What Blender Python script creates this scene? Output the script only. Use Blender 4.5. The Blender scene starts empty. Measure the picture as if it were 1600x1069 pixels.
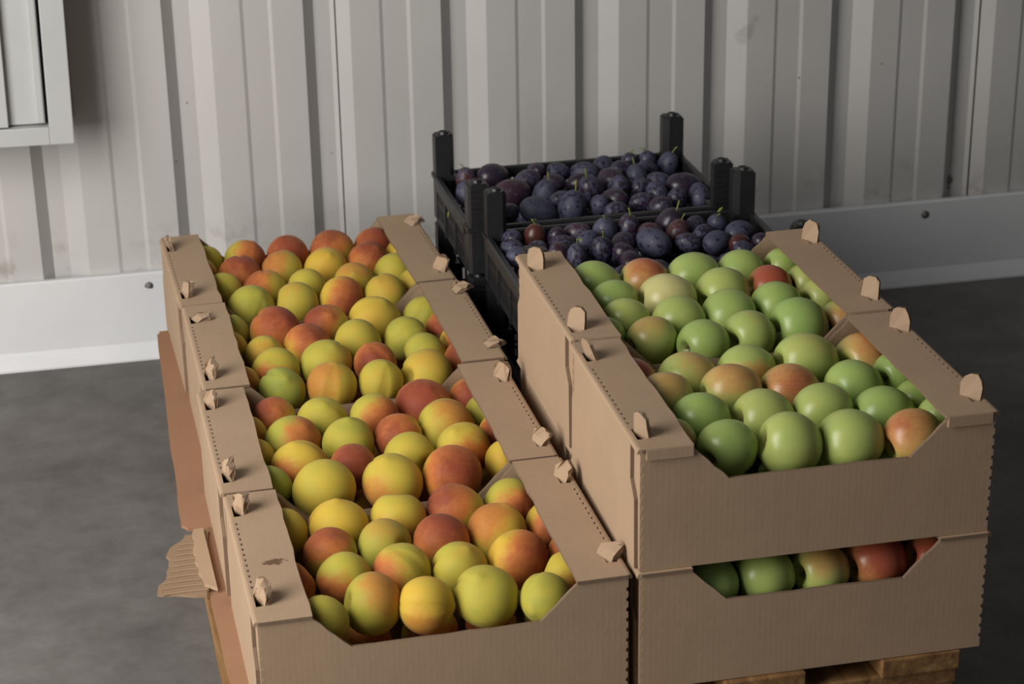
import bpy, bmesh, math, random
from mathutils import Vector, Matrix, Euler
random.seed(11)
SC = bpy.context.scene
COL = SC.collection

# ------------------------------------------------------------------ camera
Z0 = 0.289                      # height of the peach boxes' rim above the floor
CAM_R = Vector((0.9732, -0.2296, -0.0153))
CAM_U = Vector((0.1018, 0.3697, 0.9236))
CAM_F = Vector((0.2064, 0.9003, -0.3832))
cam = bpy.data.cameras.new('camera')
camo = bpy.data.objects.new('camera', cam); COL.objects.link(camo)
rot = Matrix((CAM_R, CAM_U, -CAM_F)).transposed()
camo.matrix_world = Matrix.Translation((-0.1569, -1.8851, 1.0853 + Z0)) @ rot.to_4x4()
cam.sensor_width = 36.0
cam.lens = 3251.66 * 36.0 / 1600.0
cam.clip_start = 0.05
cam.dof.use_dof = True
cam.dof.focus_distance = 2.55
cam.dof.aperture_fstop = 9.0
SC.camera = camo

# ------------------------------------------------------------------ world and light
world = bpy.data.worlds.new('world'); SC.world = world
world.use_nodes = True
world.node_tree.nodes['Background'].inputs[0].default_value = (0.95, 0.97, 1.0, 1)
world.node_tree.nodes['Background'].inputs[1].default_value = 0.085
ld = bpy.data.lights.new('doorway_daylight', 'AREA')      # the open gate of the shed, to the left
ld.shape = 'RECTANGLE'; ld.size = 1.2; ld.size_y = 1.8
ld.energy = 64.0
ld.color = (1.0, 0.965, 0.91)
lo = bpy.data.objects.new('doorway_daylight', ld); COL.objects.link(lo)
lo.location = (-1.35, -0.38, 1.20)
lo.rotation_euler = (Vector((-0.45, 0.95, 0.30)) - Vector(lo.location)).to_track_quat('-Z', 'Y').to_euler()
vs = SC.view_settings
SC.display_settings.display_device = 'sRGB'
vs.view_transform = 'Standard'; vs.look = 'None'; vs.exposure = 0.0; vs.gamma = 1.0
vs.use_curve_mapping = False

# ------------------------------------------------------------------ materials
def newmat(name):
    m = bpy.data.materials.new(name); m.use_nodes = True
    nt = m.node_tree
    return m, nt, nt.nodes['Principled BSDF']
def N(nt, t, **kw):
    n = nt.nodes.new(t)
    for k, v in kw.items(): setattr(n, k, v)
    return n
def math_(nt, op, a, b=None, c=None, clamp=False):
    n = N(nt, 'ShaderNodeMath', operation=op, use_clamp=clamp)
    for i, v in enumerate((a, b, c)):
        if v is None: continue
        if isinstance(v, (int, float)): n.inputs[i].default_value = v
        else: nt.links.new(v, n.inputs[i])
    return n.outputs[0]
def mix(nt, fac, a, b):
    n = N(nt, 'ShaderNodeMix', data_type='RGBA')
    for i, v in ((0, fac), (6, a), (7, b)):
        if isinstance(v, (int, float)): n.inputs[i].default_value = v
        elif isinstance(v, tuple): n.inputs[i].default_value = (*v, 1)
        else: nt.links.new(v, n.inputs[i])
    return n.outputs[2]
def noise(nt, vec, scale, detail=3, rough=.5, out=0):
    n = N(nt, 'ShaderNodeTexNoise'); n.inputs['Scale'].default_value = scale
    n.inputs['Detail'].default_value = detail; n.inputs['Roughness'].default_value = rough
    if vec is not None: nt.links.new(vec, n.inputs['Vector'])
    return n.outputs[out]
def ramp(nt, fac, stops):
    n = N(nt, 'ShaderNodeValToRGB')
    e = n.color_ramp.elements
    while len(e) < len(stops): e.new(.5)
    for k, (p, c) in enumerate(stops):
        e[k].position = p; e[k].color = (*c, 1) if len(c) == 3 else c
    nt.links.new(fac, n.inputs[0])
    return n.outputs[0]
def smooth(nt, v, lo_, hi_):
    n = N(nt, 'ShaderNodeMapRange', interpolation_type='SMOOTHSTEP')
    nt.links.new(v, n.inputs[0])
    for i, x in ((1, lo_), (2, hi_)):
        if isinstance(x, (int, float)): n.inputs[i].default_value = x
        else: nt.links.new(x, n.inputs[i])
    return n.outputs[0]
def bump(nt, h, strength, dist=.001):
    n = N(nt, 'ShaderNodeBump'); n.inputs['Strength'].default_value = strength
    n.inputs['Distance'].default_value = dist
    nt.links.new(h, n.inputs['Height'])
    return n.outputs[0]
def objco(nt): return N(nt, 'ShaderNodeTexCoord').outputs['Object']

def fruit_mat(name, stops, blush_in, blush_out, rough, coat, sheen, streak):
    m, nt, bs = newmat(name)
    L = nt.links
    oi = N(nt, 'ShaderNodeObjectInfo')
    co = objco(nt)
    offs = N(nt, 'ShaderNodeVectorMath', operation='ADD'); L.new(co, offs.inputs[0])
    sc_ = N(nt, 'ShaderNodeVectorMath', operation='SCALE'); sc_.inputs[0].default_value = (37, 53, 71)
    L.new(oi.outputs['Random'], sc_.inputs[3]); L.new(sc_.outputs[0], offs.inputs[1])
    nrm = N(nt, 'ShaderNodeVectorMath', operation='NORMALIZE'); L.new(co, nrm.inputs[0])
    dirn = N(nt, 'ShaderNodeVectorMath', operation='MULTIPLY_ADD')
    L.new(oi.outputs['Color'], dirn.inputs[0]); dirn.inputs[1].default_value = (2, 2, 2); dirn.inputs[2].default_value = (-1, -1, -1)
    dot = N(nt, 'ShaderNodeVectorMath', operation='DOT_PRODUCT')
    L.new(nrm.outputs[0], dot.inputs[0]); L.new(dirn.outputs[0], dot.inputs[1])
    n1 = noise(nt, offs.outputs[0], 1.6, 4, .6)
    if streak:
        mp = N(nt, 'ShaderNodeMapping'); L.new(offs.outputs[0], mp.inputs[0]); mp.inputs['Scale'].default_value = (9, 9, 1.2)
        n2 = noise(nt, mp.outputs[0], 1.5, 3, .6)
    else:
        n2 = noise(nt, offs.outputs[0], 6, 4, .65)
    d = math_(nt, 'ADD', dot.outputs['Value'], math_(nt, 'MULTIPLY', math_(nt, 'SUBTRACT', n1, .5), .9))
    d = math_(nt, 'ADD', d, math_(nt, 'MULTIPLY', math_(nt, 'SUBTRACT', n2, .5), .45))
    am = oi.outputs['Alpha']
    th = math_(nt, 'SUBTRACT', 1.0, math_(nt, 'MULTIPLY', am, 1.3))
    fac = smooth(nt, d, math_(nt, 'SUBTRACT', th, .34), math_(nt, 'ADD', th, .36))
    fac = math_(nt, 'MULTIPLY', fac, math_(nt, 'MULTIPLY', am, 2.1, clamp=True))
    fac = math_(nt, 'MULTIPLY', fac, .93)
    deep = smooth(nt, d, math_(nt, 'ADD', th, .15), math_(nt, 'ADD', th, 1.05))
    ripe = math_(nt, 'DIVIDE', oi.outputs['Object Index'], 112.0)
    ripe = math_(nt, 'ADD', ripe, math_(nt, 'MULTIPLY', math_(nt, 'SUBTRACT', n1, .5), .5))
    base = ramp(nt, ripe, stops)
    bl = mix(nt, deep, blush_out, blush_in)
    c = mix(nt, fac, base, bl)
    vo = N(nt, 'ShaderNodeTexVoronoi'); vo.inputs['Scale'].default_value = 9 if streak else 5
    L.new(offs.outputs[0], vo.inputs['Vector'])
    sp = math_(nt, 'LESS_THAN', vo.outputs['Distance'], .045 if streak else .03)
    c = mix(nt, math_(nt, 'MULTIPLY', sp, .45), c, (.75, .72, .45) if streak else (.14, .07, .03))
    # russet round the stem hollow
    sepz = N(nt, 'ShaderNodeSeparateXYZ'); L.new(nrm.outputs[0], sepz.inputs[0])
    rus = smooth(nt, sepz.outputs[2], .90, .995)
    c = mix(nt, math_(nt, 'MULTIPLY', rus, .6), c, (.16, .13, .03) if streak else (.30, .22, .04))
    L.new(c, bs.inputs['Base Color'])
    bs.inputs['Roughness'].default_value = rough
    bs.inputs['Coat Weight'].default_value = coat; bs.inputs['Coat Roughness'].default_value = .25
    bs.inputs['Sheen Weight'].default_value = sheen; bs.inputs['Sheen Roughness'].default_value = .5
    bs.inputs['Specular IOR Level'].default_value = .4 if streak else .2
    return m
M = {}
M['peach'] = fruit_mat('peach_skin', [(0, (.31, .34, .06)), (.3, (.48, .41, .06)), (.65, (.64, .43, .055)), (1, (.64, .32, .045))],
                       (.25, .035, .028), (.54, .16, .045), .6, 0, .06, False)
M['apple'] = fruit_mat('apple_skin', [(0, (.31, .45, .12)), (.35, (.44, .50, .14)), (.7, (.56, .54, .20)), (1, (.70, .63, .31))],
                       (.40, .06, .04), (.60, .30, .10), .36, .2, 0, True)
def plum_mat():
    m, nt, bs = newmat('plum_skin'); L = nt.links
    oi = N(nt, 'ShaderNodeObjectInfo'); co = objco(nt)
    offs = N(nt, 'ShaderNodeVectorMath', operation='ADD'); L.new(co, offs.inputs[0])
    s = N(nt, 'ShaderNodeVectorMath', operation='SCALE'); s.inputs[0].default_value = (37, 53, 71)
    L.new(oi.outputs['Random'], s.inputs[3]); L.new(s.outputs[0], offs.inputs[1])
    n1 = noise(nt, offs.outputs[0], 2.8, 4, .62); n2 = noise(nt, offs.outputs[0], .9, 2)
    skin = ramp(nt, math_(nt, 'DIVIDE', oi.outputs['Object Index'], 100.), [(0, (.022, .014, .03)), (.5, (.035, .018, .035)), (1, (.085, .025, .018))])
    am = oi.outputs['Alpha']
    th = math_(nt, 'SUBTRACT', .78, math_(nt, 'MULTIPLY', am, .42))
    f = smooth(nt, n1, math_(nt, 'SUBTRACT', th, .05), math_(nt, 'ADD', th, .05))
    f = math_(nt, 'MULTIPLY', f, math_(nt, 'ADD', .35, math_(nt, 'MULTIPLY', n2, .9)), clamp=True)
    bloom = mix(nt, n2, (.056, .072, .13), (.08, .078, .13))
    L.new(mix(nt, f, skin, bloom), bs.inputs['Base Color'])
    L.new(math_(nt, 'ADD', .33, math_(nt, 'MULTIPLY', f, .35)), bs.inputs['Roughness'])
    return m
M['plum'] = plum_mat()
def plain(name, col, rough=.6, nscale=None, namt=.15, bumps=0, spec=.5):
    m, nt, bs = newmat(name)
    bs.inputs['Roughness'].default_value = rough; bs.inputs['Specular IOR Level'].default_value = spec
    if nscale:
        v = noise(nt, objco(nt), nscale, 4, .6)
        dk = tuple(c * (1 - 2 * namt) for c in col); lt = tuple(min(1, c * (1 + 2 * namt)) for c in col)
        nt.links.new(mix(nt, v, dk, lt), bs.inputs['Base Color'])
        if bumps: nt.links.new(bump(nt, v, bumps), bs.inputs['Normal'])
    else: bs.inputs['Base Color'].default_value = (*col, 1)
    return m
M['stem'] = plain('stem_brown', (.10, .065, .025), .7)
M['green_stem'] = plain('stem_green', (.20, .22, .04), .6)
M['leaf'] = plain('leaf_green', (.17, .24, .04), .5)
M['plastic'] = plain('black_plastic', (.018, .018, .02), .42, 90, .2, .15)
M['screw'] = plain('screw_metal', (.16, .15, .14), .4)
def cardboard(name, col, stain=False, flute_shade=True):
    m, nt, bs = newmat(name); L = nt.links
    geo = N(nt, 'ShaderNodeNewGeometry').outputs['Position']
    n1 = noise(nt, geo, 9, 5, .6); n2 = noise(nt, geo, 140, 3, .6)
    c = mix(nt, n1, tuple(x * .86 for x in col), tuple(x * 1.12 for x in col))
    c = mix(nt, math_(nt, 'MULTIPLY', n2, .28), c, tuple(x * .72 for x in col))
    w = N(nt, 'ShaderNodeTexWave', bands_direction='X'); w.inputs['Scale'].default_value = 48
    w.inputs['Distortion'].default_value = .6; L.new(geo, w.inputs['Vector'])
    if flute_shade: c = mix(nt, math_(nt, 'MULTIPLY', w.outputs['Fac'], .03), c, tuple(x * .7 for x in col))  # faint stripes put the shading of the corrugation into the colour
    if stain:
        co = objco(nt)
        mp = N(nt, 'ShaderNodeMapping'); mp.inputs['Location'].default_value = (-.034, -.125, 0); L.new(co, mp.inputs[0])
        sx = N(nt, 'ShaderNodeSeparateXYZ'); L.new(mp.outputs[0], sx.inputs[0])
        e = math_(nt, 'ADD', math_(nt, 'POWER', math_(nt, 'DIVIDE', sx.outputs[0], .019), 2), math_(nt, 'POWER', math_(nt, 'DIVIDE', sx.outputs[1], .011), 2))
        nn = noise(nt, co, 170, 3, .7)
        f = math_(nt, 'GREATER_THAN', math_(nt, 'SUBTRACT', math_(nt, 'MULTIPLY', nn, 2.1), e), .66)
        c = mix(nt, math_(nt, 'MULTIPLY', f, .8), c, (.09, .035, .018))
    L.new(c, bs.inputs['Base Color']); bs.inputs['Roughness'].default_value = .78
    bs.inputs['Specular IOR Level'].default_value = .25
    L.new(bump(nt, math_(nt, 'ADD', n1, math_(nt, 'MULTIPLY', w.outputs['Fac'], .02)), .25, .004), bs.inputs['Normal'])
    return m
KRAFT = (.435, .303, .200)
M['card'] = cardboard('kraft_cardboard', KRAFT)
M['card_stain'] = cardboard('kraft_cardboard_stained', KRAFT, True)
M['card_rim'] = cardboard('kraft_cut_edge', (.22, .15, .10))
M['card_edge'] = cardboard('kraft_torn_edge', (.30, .205, .13))
M['card_red'] = cardboard('reddish_cardboard', (.34, .185, .11))
def wood():
    m, nt, bs = newmat('pallet_wood'); L = nt.links
    co = objco(nt); mp = N(nt, 'ShaderNodeMapping'); mp.inputs['Scale'].default_value = (30, 3, 30); L.new(co, mp.inputs[0])
    n = noise(nt, mp.outputs[0], 1.5, 5, .65)
    L.new(ramp(nt, n, [(.3, (.10, .045, .016)), (.5, (.24, .12, .042)), (.72, (.40, .23, .09))]), bs.inputs['Base Color'])
    bs.inputs['Roughness'].default_value = .75; L.new(bump(nt, n, .5, .003), bs.inputs['Normal'])
    return m
M['wood'] = wood()
def wallmat():
    m, nt, bs = newmat('painted_sheet_steel'); L = nt.links
    geo = N(nt, 'ShaderNodeNewGeometry').outputs['Position']
    n1 = noise(nt, geo, 3.5, 5, .6)
    c = mix(nt, n1, (.475, .465, .452), (.55, .541, .53))
    vo = N(nt, 'ShaderNodeTexVoronoi'); vo.inputs['Scale'].default_value = 17; L.new(geo, vo.inputs['Vector'])
    gate = math_(nt, 'GREATER_THAN', noise(nt, geo, 11, 2), .52)
    spk = math_(nt, 'MULTIPLY', math_(nt, 'LESS_THAN', vo.outputs['Distance'], .035), gate)
    c = mix(nt, math_(nt, 'MULTIPLY', spk, .75), c, (.10, .09, .08))
    # grime splashed up from the floor
    sep = N(nt, 'ShaderNodeSeparateXYZ'); L.new(geo, sep.inputs[0])
    g = math_(nt, 'MULTIPLY', smooth(nt, noise(nt, geo, 16, 4, .65), .52, .75), math_(nt, 'SUBTRACT', 1.0, smooth(nt, sep.outputs[2], .15, .27)))
    c = mix(nt, math_(nt, 'MULTIPLY', g, .55), c, (.20, .17, .13))
    # smear of old adhesive
    ex = math_(nt, 'DIVIDE', math_(nt, 'SUBTRACT', math_(nt, 'SUBTRACT', sep.outputs[0], 1.035), math_(nt, 'MULTIPLY', math_(nt, 'SUBTRACT', sep.outputs[2], .49), .5)), .022)
    ez = math_(nt, 'DIVIDE', math_(nt, 'SUBTRACT', sep.outputs[2], .487), .04)
    e = math_(nt, 'ADD', math_(nt, 'MULTIPLY', ex, ex), math_(nt, 'MULTIPLY', ez, ez))
    f = smooth(nt, math_(nt, 'SUBTRACT', math_(nt, 'MULTIPLY', noise(nt, geo, 45, 4, .7), 2.2), e), .6, 1.0)
    c = mix(nt, math_(nt, 'MULTIPLY', f, .5), c, (.30, .30, .29))
    L.new(c, bs.inputs['Base Color']); bs.inputs['Roughness'].default_value = .42
    bs.inputs['Specular IOR Level'].default_value = .35
    return m
M['wall'] = wallmat()
M['skirt'] = plain('white_flashing', (.68, .69, .71), .4, 5, .05)
M['sash'] = plain('grey_white_paint', (.47, .48, .48), .4, 8, .04)
M['dark'] = plain('painted_gap_shade', (.02, .02, .02), .9)  # near-black colour standing in for shade in gaps, seams and holes
def floormat():
    m, nt, bs = newmat('stained_concrete'); L = nt.links
    geo = N(nt, 'ShaderNodeNewGeometry').outputs['Position']
    n1 = noise(nt, geo, 2.2, 6, .6); n2 = noise(nt, geo, 14, 5, .7); n3 = noise(nt, geo, 120, 3, .6)
    v = math_(nt, 'ADD', math_(nt, 'MULTIPLY', n1, .6), math_(nt, 'MULTIPLY', n2, .4))
    c = ramp(nt, v, [(.34, (.085, .078, .072)), (.5, (.15, .142, .135)), (.66, (.22, .212, .205))])
    c = mix(nt, math_(nt, 'MULTIPLY', n3, .35), c, (.09, .083, .077))
    L.new(c, bs.inputs['Base Color']); bs.inputs['Roughness'].default_value = .7
    L.new(bump(nt, n2, .15, .004), bs.inputs['Normal'])
    return m
M['floor'] = floormat()

# ------------------------------------------------------------------ mesh helpers
def link(name, me, mat, parent=None, loc=None, rot=None):
    o = bpy.data.objects.new(name, me)
    if mat is not None and not me.materials:
        me.materials.append(M[mat])
        if mat.startswith('card') and any(p.material_index for p in me.polygons): me.materials.append(M['card_rim'])
    COL.objects.link(o)
    if parent is not None: o.parent = parent
    if loc is not None: o.location = loc
    if rot is not None: o.rotation_euler = rot
    return o
def tag(o, label=None, cat=None, group=None, kind=None):
    if label: o['label'] = label
    if cat: o['category'] = cat
    if group: o['group'] = group
    if kind: o['kind'] = kind
    return o
def empty(name, loc, rz=0):
    o = bpy.data.objects.new(name, None); COL.objects.link(o)
    o.location = loc; o.rotation_euler = (0, 0, rz); o.empty_display_size = .05
    return o
def bm_mesh(bm, name, smooth_=False):
    bmesh.ops.recalc_face_normals(bm, faces=bm.faces)
    me = bpy.data.meshes.new(name); bm.to_mesh(me); bm.free()
    if smooth_: me.polygons.foreach_set('use_smooth', [True] * len(me.polygons))
    return me
def add_box(bm, x0, x1, y0, y1, z0, z1):
    v = [bm.verts.new(p) for p in ((x0, y0, z0), (x1, y0, z0), (x1, y1, z0), (x0, y1, z0), (x0, y0, z1), (x1, y0, z1), (x1, y1, z1), (x0, y1, z1))]
    for f in ((0, 3, 2, 1), (4, 5, 6, 7), (0, 1, 5, 4), (1, 2, 6, 5), (2, 3, 7, 6), (3, 0, 4, 7)): bm.faces.new([v[i] for i in f])
    return v
def add_prism(bm, pts, axis, a, b, edge=0):
    """outline in the two other axes, extruded along axis from a to b"""
    def P(u, v, w): return {'x': (w, u, v), 'y': (u, w, v), 'z': (u, v, w)}[axis]
    A = [bm.verts.new(P(u, v, a)) for u, v in pts]; B = [bm.verts.new(P(u, v, b)) for u, v in pts]
    bm.faces.new(A); bm.faces.new(list(reversed(B)))
    n = len(pts)
    for i in range(n): bm.faces.new((A[i], B[i], B[(i + 1) % n], A[(i + 1) % n])).material_index = edge
def add_tube(bm, pts, r0, r1, n=8):
    rings = []
    for k, p in enumerate(pts):
        p = Vector(p); q = Vector(pts[min(k + 1, len(pts) - 1)]) - Vector(pts[max(k - 1, 0)])
        q.normalize(); a = q.orthogonal().normalized(); b = q.cross(a)
        r = r0 + (r1 - r0) * k / (len(pts) - 1)
        rings.append([bm.verts.new(p + (a * math.cos(t) + b * math.sin(t)) * r) for t in [2 * math.pi * i / n for i in range(n)]])
    for A, B in zip(rings, rings[1:]):
        for i in range(n): bm.faces.new((A[i], A[(i + 1) % n], B[(i + 1) % n], B[i]))
    bm.faces.new(rings[0]); bm.faces.new(list(reversed(rings[-1])))
def simple(name, fn, mat, parent=None, bevel=0):
    bm = bmesh.new(); fn(bm)
    if bevel:
        bmesh.ops.bevel(bm, geom=list(bm.edges), offset=bevel, segments=2, affect='EDGES', profile=.6)
    return link(name, bm_mesh(bm, name), mat, parent)

# ------------------------------------------------------------------ the setting
FLOORY = 1.454
WANG = math.atan2(-.0173, .99985)
fl = simple('floor', lambda bm: add_box(bm, -5, 6, -4, 1.62, -.05, 0), 'floor'); tag(fl, kind='structure')
WALL = Matrix.Translation((-.278, FLOORY, 0)) @ Matrix.Rotation(WANG, 4, 'Z')    # local x along the wall, -y into the room
wall = simple('wall_back', lambda bm: add_box(bm, -2.6, 4.6, .05, .09, 0, 2.8), 'dark'); wall.matrix_world = WALL  # backing slab coloured dark to stand in for shade in the sheet seams
tag(wall, kind='structure')
PER = .2293; S0 = .317; PANY = .02; TD = .019
def wall_profile(s):
    u = (s - S0) % PER
    for a, b, y0, y1 in ((0, .019, 0, TD), (.019, .046, TD, TD), (.046, .077, TD, 0), (.077, .126, 0, 0), (.126, .132, 0, .0024),
                         (.132, .172, .0024, .0024), (.172, .178, .0024, 0), (.178, PER, 0, 0)):
        if u <= b + 1e-9: return PANY + y0 + (y1 - y0) * (u - a) / (b - a)
BRK = (0, .019, .046, .077, .126, .132, .172, .178)
def wall_sheet(sa, sb, dy):
    ss = {sa, sb}
    k = math.floor((sa - S0) / PER) - 1
    while S0 + k * PER < sb:
        for b in BRK:
            s = S0 + k * PER + b
            if sa < s < sb: ss.add(s)
        k += 1
    ss = sorted(ss)
    bm = bmesh.new()
    def col(s, off): return [bm.verts.new((s, wall_profile(s) + off, z)) for z in (.10, 2.75)]
    F = [col(s, dy) for s in ss]; Bk = [col(s, dy + .0012) for s in ss]
    for i in range(len(ss) - 1):
        bm.faces.new((F[i][0], F[i + 1][0], F[i + 1][1], F[i][1]))
        bm.faces.new((Bk[i][1], Bk[i + 1][1], Bk[i + 1][0], Bk[i][0]))
    for i in (0, -1): bm.faces.new((F[i][0], F[i][1], Bk[i][1], Bk[i][0]))
    o = link('wall_sheet', bm_mesh(bm, 'wall_sheet'), 'wall', wall)
    return o
SEAM = [S0 + .046 - PER * 4 + k * PER * 5 - .0 for k in range(-1, 4)]
SEAM = [.6017 + (k - 1) * 5 * PER for k in range(-1, 5)]
for k in range(len(SEAM) - 1):
    a, b = max(SEAM[k], -2.6), min(SEAM[k + 1] - .0022, 4.6)
    if b > a: wall_sheet(a, b, -.0015 * (k % 2))
def skirt_fn(bm):
    pts = [(.018, .148), (.004, .150), (.001, .147), (-.003, .028), (.002 - .022, .003), (-.02, 0), (.018, 0)]
    n = 36; ring = []
    for i in range(n + 1):
        s = -2.6 + 7.2 * i / n
        w = .0016 * math.sin(i * 2.1) + .001 * math.sin(i * 5.3)
        ring.append([bm.verts.new((s, y + (w if k in (1, 2, 3) else 0), z + (.006 * max(0, min(1, s / 1.8)) if k < 3 else 0))) for k, (y, z) in enumerate(pts)])
    m = len(pts)
    for A, B in zip(ring, ring[1:]):
        for k in range(m): bm.faces.new((A[k], A[(k + 1) % m], B[(k + 1) % m], B[k]))
    bm.faces.new(ring[0]); bm.faces.new(list(reversed(ring[-1])))
sk = simple('baseboard_back', skirt_fn, 'skirt'); sk.matrix_world = WALL; tag(sk, kind='structure')
def screw(parent, s, y, z, r=.005):
    bm = bmesh.new()
    bmesh.ops.create_uvsphere(bm, u_segments=10, v_segments=6, radius=r)
    for v in bm.verts: v.co.y *= .5
    bm2 = bm
    add_tube(bm2, [(0, -.0002, 0), (0, .004, 0)], r * 1.5, r * 1.5, 10)
    return link('screw', bm_mesh(bm2, 'screw', True), 'screw', parent, (s, y, z))
screw(sk, .2594, -.0015, .127); screw(sk, 1.652, -.0015, .131); screw(sk, 2.4, -.001, .13)
screw(wall, 1.706, PANY + TD - .004, .181, .0065)
screw(wall, 1.709, PANY + TD - .003, .166, .003)

# shallow wall cabinet with a framed, ribbed door at the upper left
win = empty('window_1', (0, 0, 0)); tag(win, kind='structure')
win.matrix_world = WALL @ Matrix.Translation((0, PANY, .417)) @ Matrix.Rotation(math.radians(1.0), 4, 'Y')
FR = .161; MW = .0375; DP = .12; WB = -.42; WT = .75
def bx(name, x0, x1, y0, y1, z0, z1, mat, bev=.0015):
    return simple(name, lambda bm: add_box(bm, x0, x1, y0, y1, z0, z1), mat, win, bev)
bx('casing', WB + .004, FR - .004, -DP + .03, -.001, .004, WT - .004, 'sash')
bx('frame_stile', FR - MW, FR, -DP, -DP + .03, 0, WT, 'sash'); bx('frame_stile', WB, WB + MW, -DP, -DP + .03, 0, WT, 'sash')
bx('frame_rail', WB + MW, FR - MW, -DP, -DP + .03, 0, .029, 'sash'); bx('frame_rail', WB + MW, FR - MW, -DP, -DP + .03, WT - .031, WT, 'sash')
bx('infill_panel', WB + MW, FR - MW - .0045, -DP + .014, -DP + .026, .0315, WT - .031, 'sash')
bx('edge_bead', FR - MW - .019, FR - MW - .0055, -DP + .006, -DP + .016, .034, WT - .031, 'sash', .003)
bx('infill_board', WB + MW, .062, -DP + .001, -DP + .016, .0315, WT - .031, 'sash')
bx('gap_shade_plate', WB + MW, FR - MW, -DP + .0263, -DP + .0295, .029, WT - .031, 'dark', 0)  # added dark plate painting the shade in the gap around the door panel

# ------------------------------------------------------------------ pallet
PT = Z0 - .1452
pal = empty('wooden_pallet', (0, 0, 0))
tag(pal, 'rough wooden pallet under all the boxes and crates', 'pallet')
def pboard(name, x0, x1, y0, y1, z0, z1):
    return simple(name, lambda bm: add_box(bm, x0, x1, y0, y1, z0, z1), 'wood', pal, .002)
for x0 in (-.020, .145, .322, .508, .693):
    pboard('deck_board', x0, x0 + .094, -.010 - random.uniform(0, .005), 1.2, PT - .024, PT - .001)
for y0 in (-.006, .535, 1.1): pboard('stringer_board', -.02, .787, y0, y0 + .095, PT - .046, PT - .0245)
for y0 in (-.004, .54, 1.1):
    for x0 in (-.018, .33, .69): pboard('block', x0, x0 + .095, y0, y0 + .09, .0225, PT - .0465)
for x0 in (-.018, .33, .69): pboard('bottom_board', x0, x0 + .095, -.006, 1.195, .0, .022)

# ------------------------------------------------------------------ cardboard sheets poking out on the left
def jag(p, q, n, amp):
    p, q = Vector(p), Vector(q); d = (q - p); nn = Vector((-d.y, d.x)).normalized()
    return [tuple(p + d * (i / n) + nn * random.uniform(-amp, amp) * (0 if i == 0 else 1)) for i in range(n)]
def sheet_fn(bm):
    pts = jag((-.024, 1.175), (-.034, .86), 5, .0012) + jag((-.034, .86), (-.043, .515), 6, .0012) + jag((-.043, .515), (-.036, .503), 2, .001) + jag((-.036, .503), (.03, .498), 5, .002) + [(.03, 1.175)]
    add_prism(bm, pts, 'z', PT + .0002, PT + .0042)
sh = simple('cardboard_sheet', sheet_fn, 'card_red')
tag(sh, 'reddish-brown cardboard sheet poking out left under the rear peach boxes', 'cardboard')
def sheet2_fn(bm):
    pts = jag((-.022, .494), (-.026, .30), 5, .0015) + jag((-.026, .30), (-.022, 0.0), 5, .001) + [(.03, 0.0), (.03, .494)]
    add_prism(bm, pts, 'z', PT + .0002, PT + .0036)
sh2 = simple('cardboard_strip', sheet2_fn, 'card_red')
tag(sh2, 'narrow brown cardboard strip along the left edge under the nearest peach boxes', 'cardboard')
torn = empty('torn_cardboard', (0, 0, PT + .0045))
tag(torn, 'torn corrugated cardboard scrap jutting out left beside the pallet', 'cardboard')
def torn_fn(bm):
    pts = jag((-.012, .488), (-.042, .480), 4, .003) + jag((-.042, .480), (-.066, .44), 5, .004) + jag((-.066, .44), (-.068, .40), 4, .003) + jag((-.068, .40), (-.087, .335), 6, .003) + jag((-.087, .335), (-.018, .315), 6, .0015)
    add_prism(bm, pts, 'z', 0, .003)
simple('torn_sheet', torn_fn, 'card_edge', torn)
def flutes_fn(bm):
    for k in range(10):
        y = .332 + k * .0135; xl = -.083 + max(0, (y - .345)) * .30 + random.uniform(0, .004)
        add_tube(bm, [(xl, y, .0034), ((xl - .024) / 2, y + .001, .0036), (-.026, y, .0034)], .0019, .0019, 6)
f_ = simple('exposed_flutes', flutes_fn, 'card_edge', torn)
def ply_fn(bm):
    pts = jag((-.030, .485), (-.036, .40), 6, .003) + jag((-.036, .40), (-.026, .325), 5, .003) + [(-.016, .325), (-.018, .485)]
    add_prism(bm, pts, 'z', .003, .0075)
simple('torn_ply', ply_fn, 'card', torn)

# ------------------------------------------------------------------ cardboard fruit boxes
BW, BD, BH, CT = .40, .30, .1452, .004
FLW = .058
def end_outline(rnd):
    h = BH - CT - .0005
    low = h - .040
    def edge(x, ix):
        q = [(x, 0.0)]; z = .012
        while z < h - .012:
            q += [(x, z), (x + ix * .0022, z + .001), (x + ix * .0022, z + .0045), (x, z + .0055)]; z += .0125
        return q + [(x, h)]
    p = edge(BW - .001, -1) + [(BW - FLW, h)]
    n = 5
    for i in range(1, n): p.append((BW - FLW - .040 * i / n + rnd.uniform(-.0008, .0008), h - .040 * i / n + rnd.uniform(-.0008, .0008)))
    for i in range(0, 9):
        t = i / 8; p.append((BW - FLW - .040 - t * (BW - 2 * FLW - .080), low + rnd.uniform(-.0007, .0007)))
    for i in range(1, n): p.append((FLW + .040 - .040 * i / n + rnd.uniform(-.0008, .0008), low + .040 * i / n + rnd.uniform(-.0008, .0008)))
    p += [(FLW, h)] + list(reversed(edge(.001, 1)))
    return p
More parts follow.
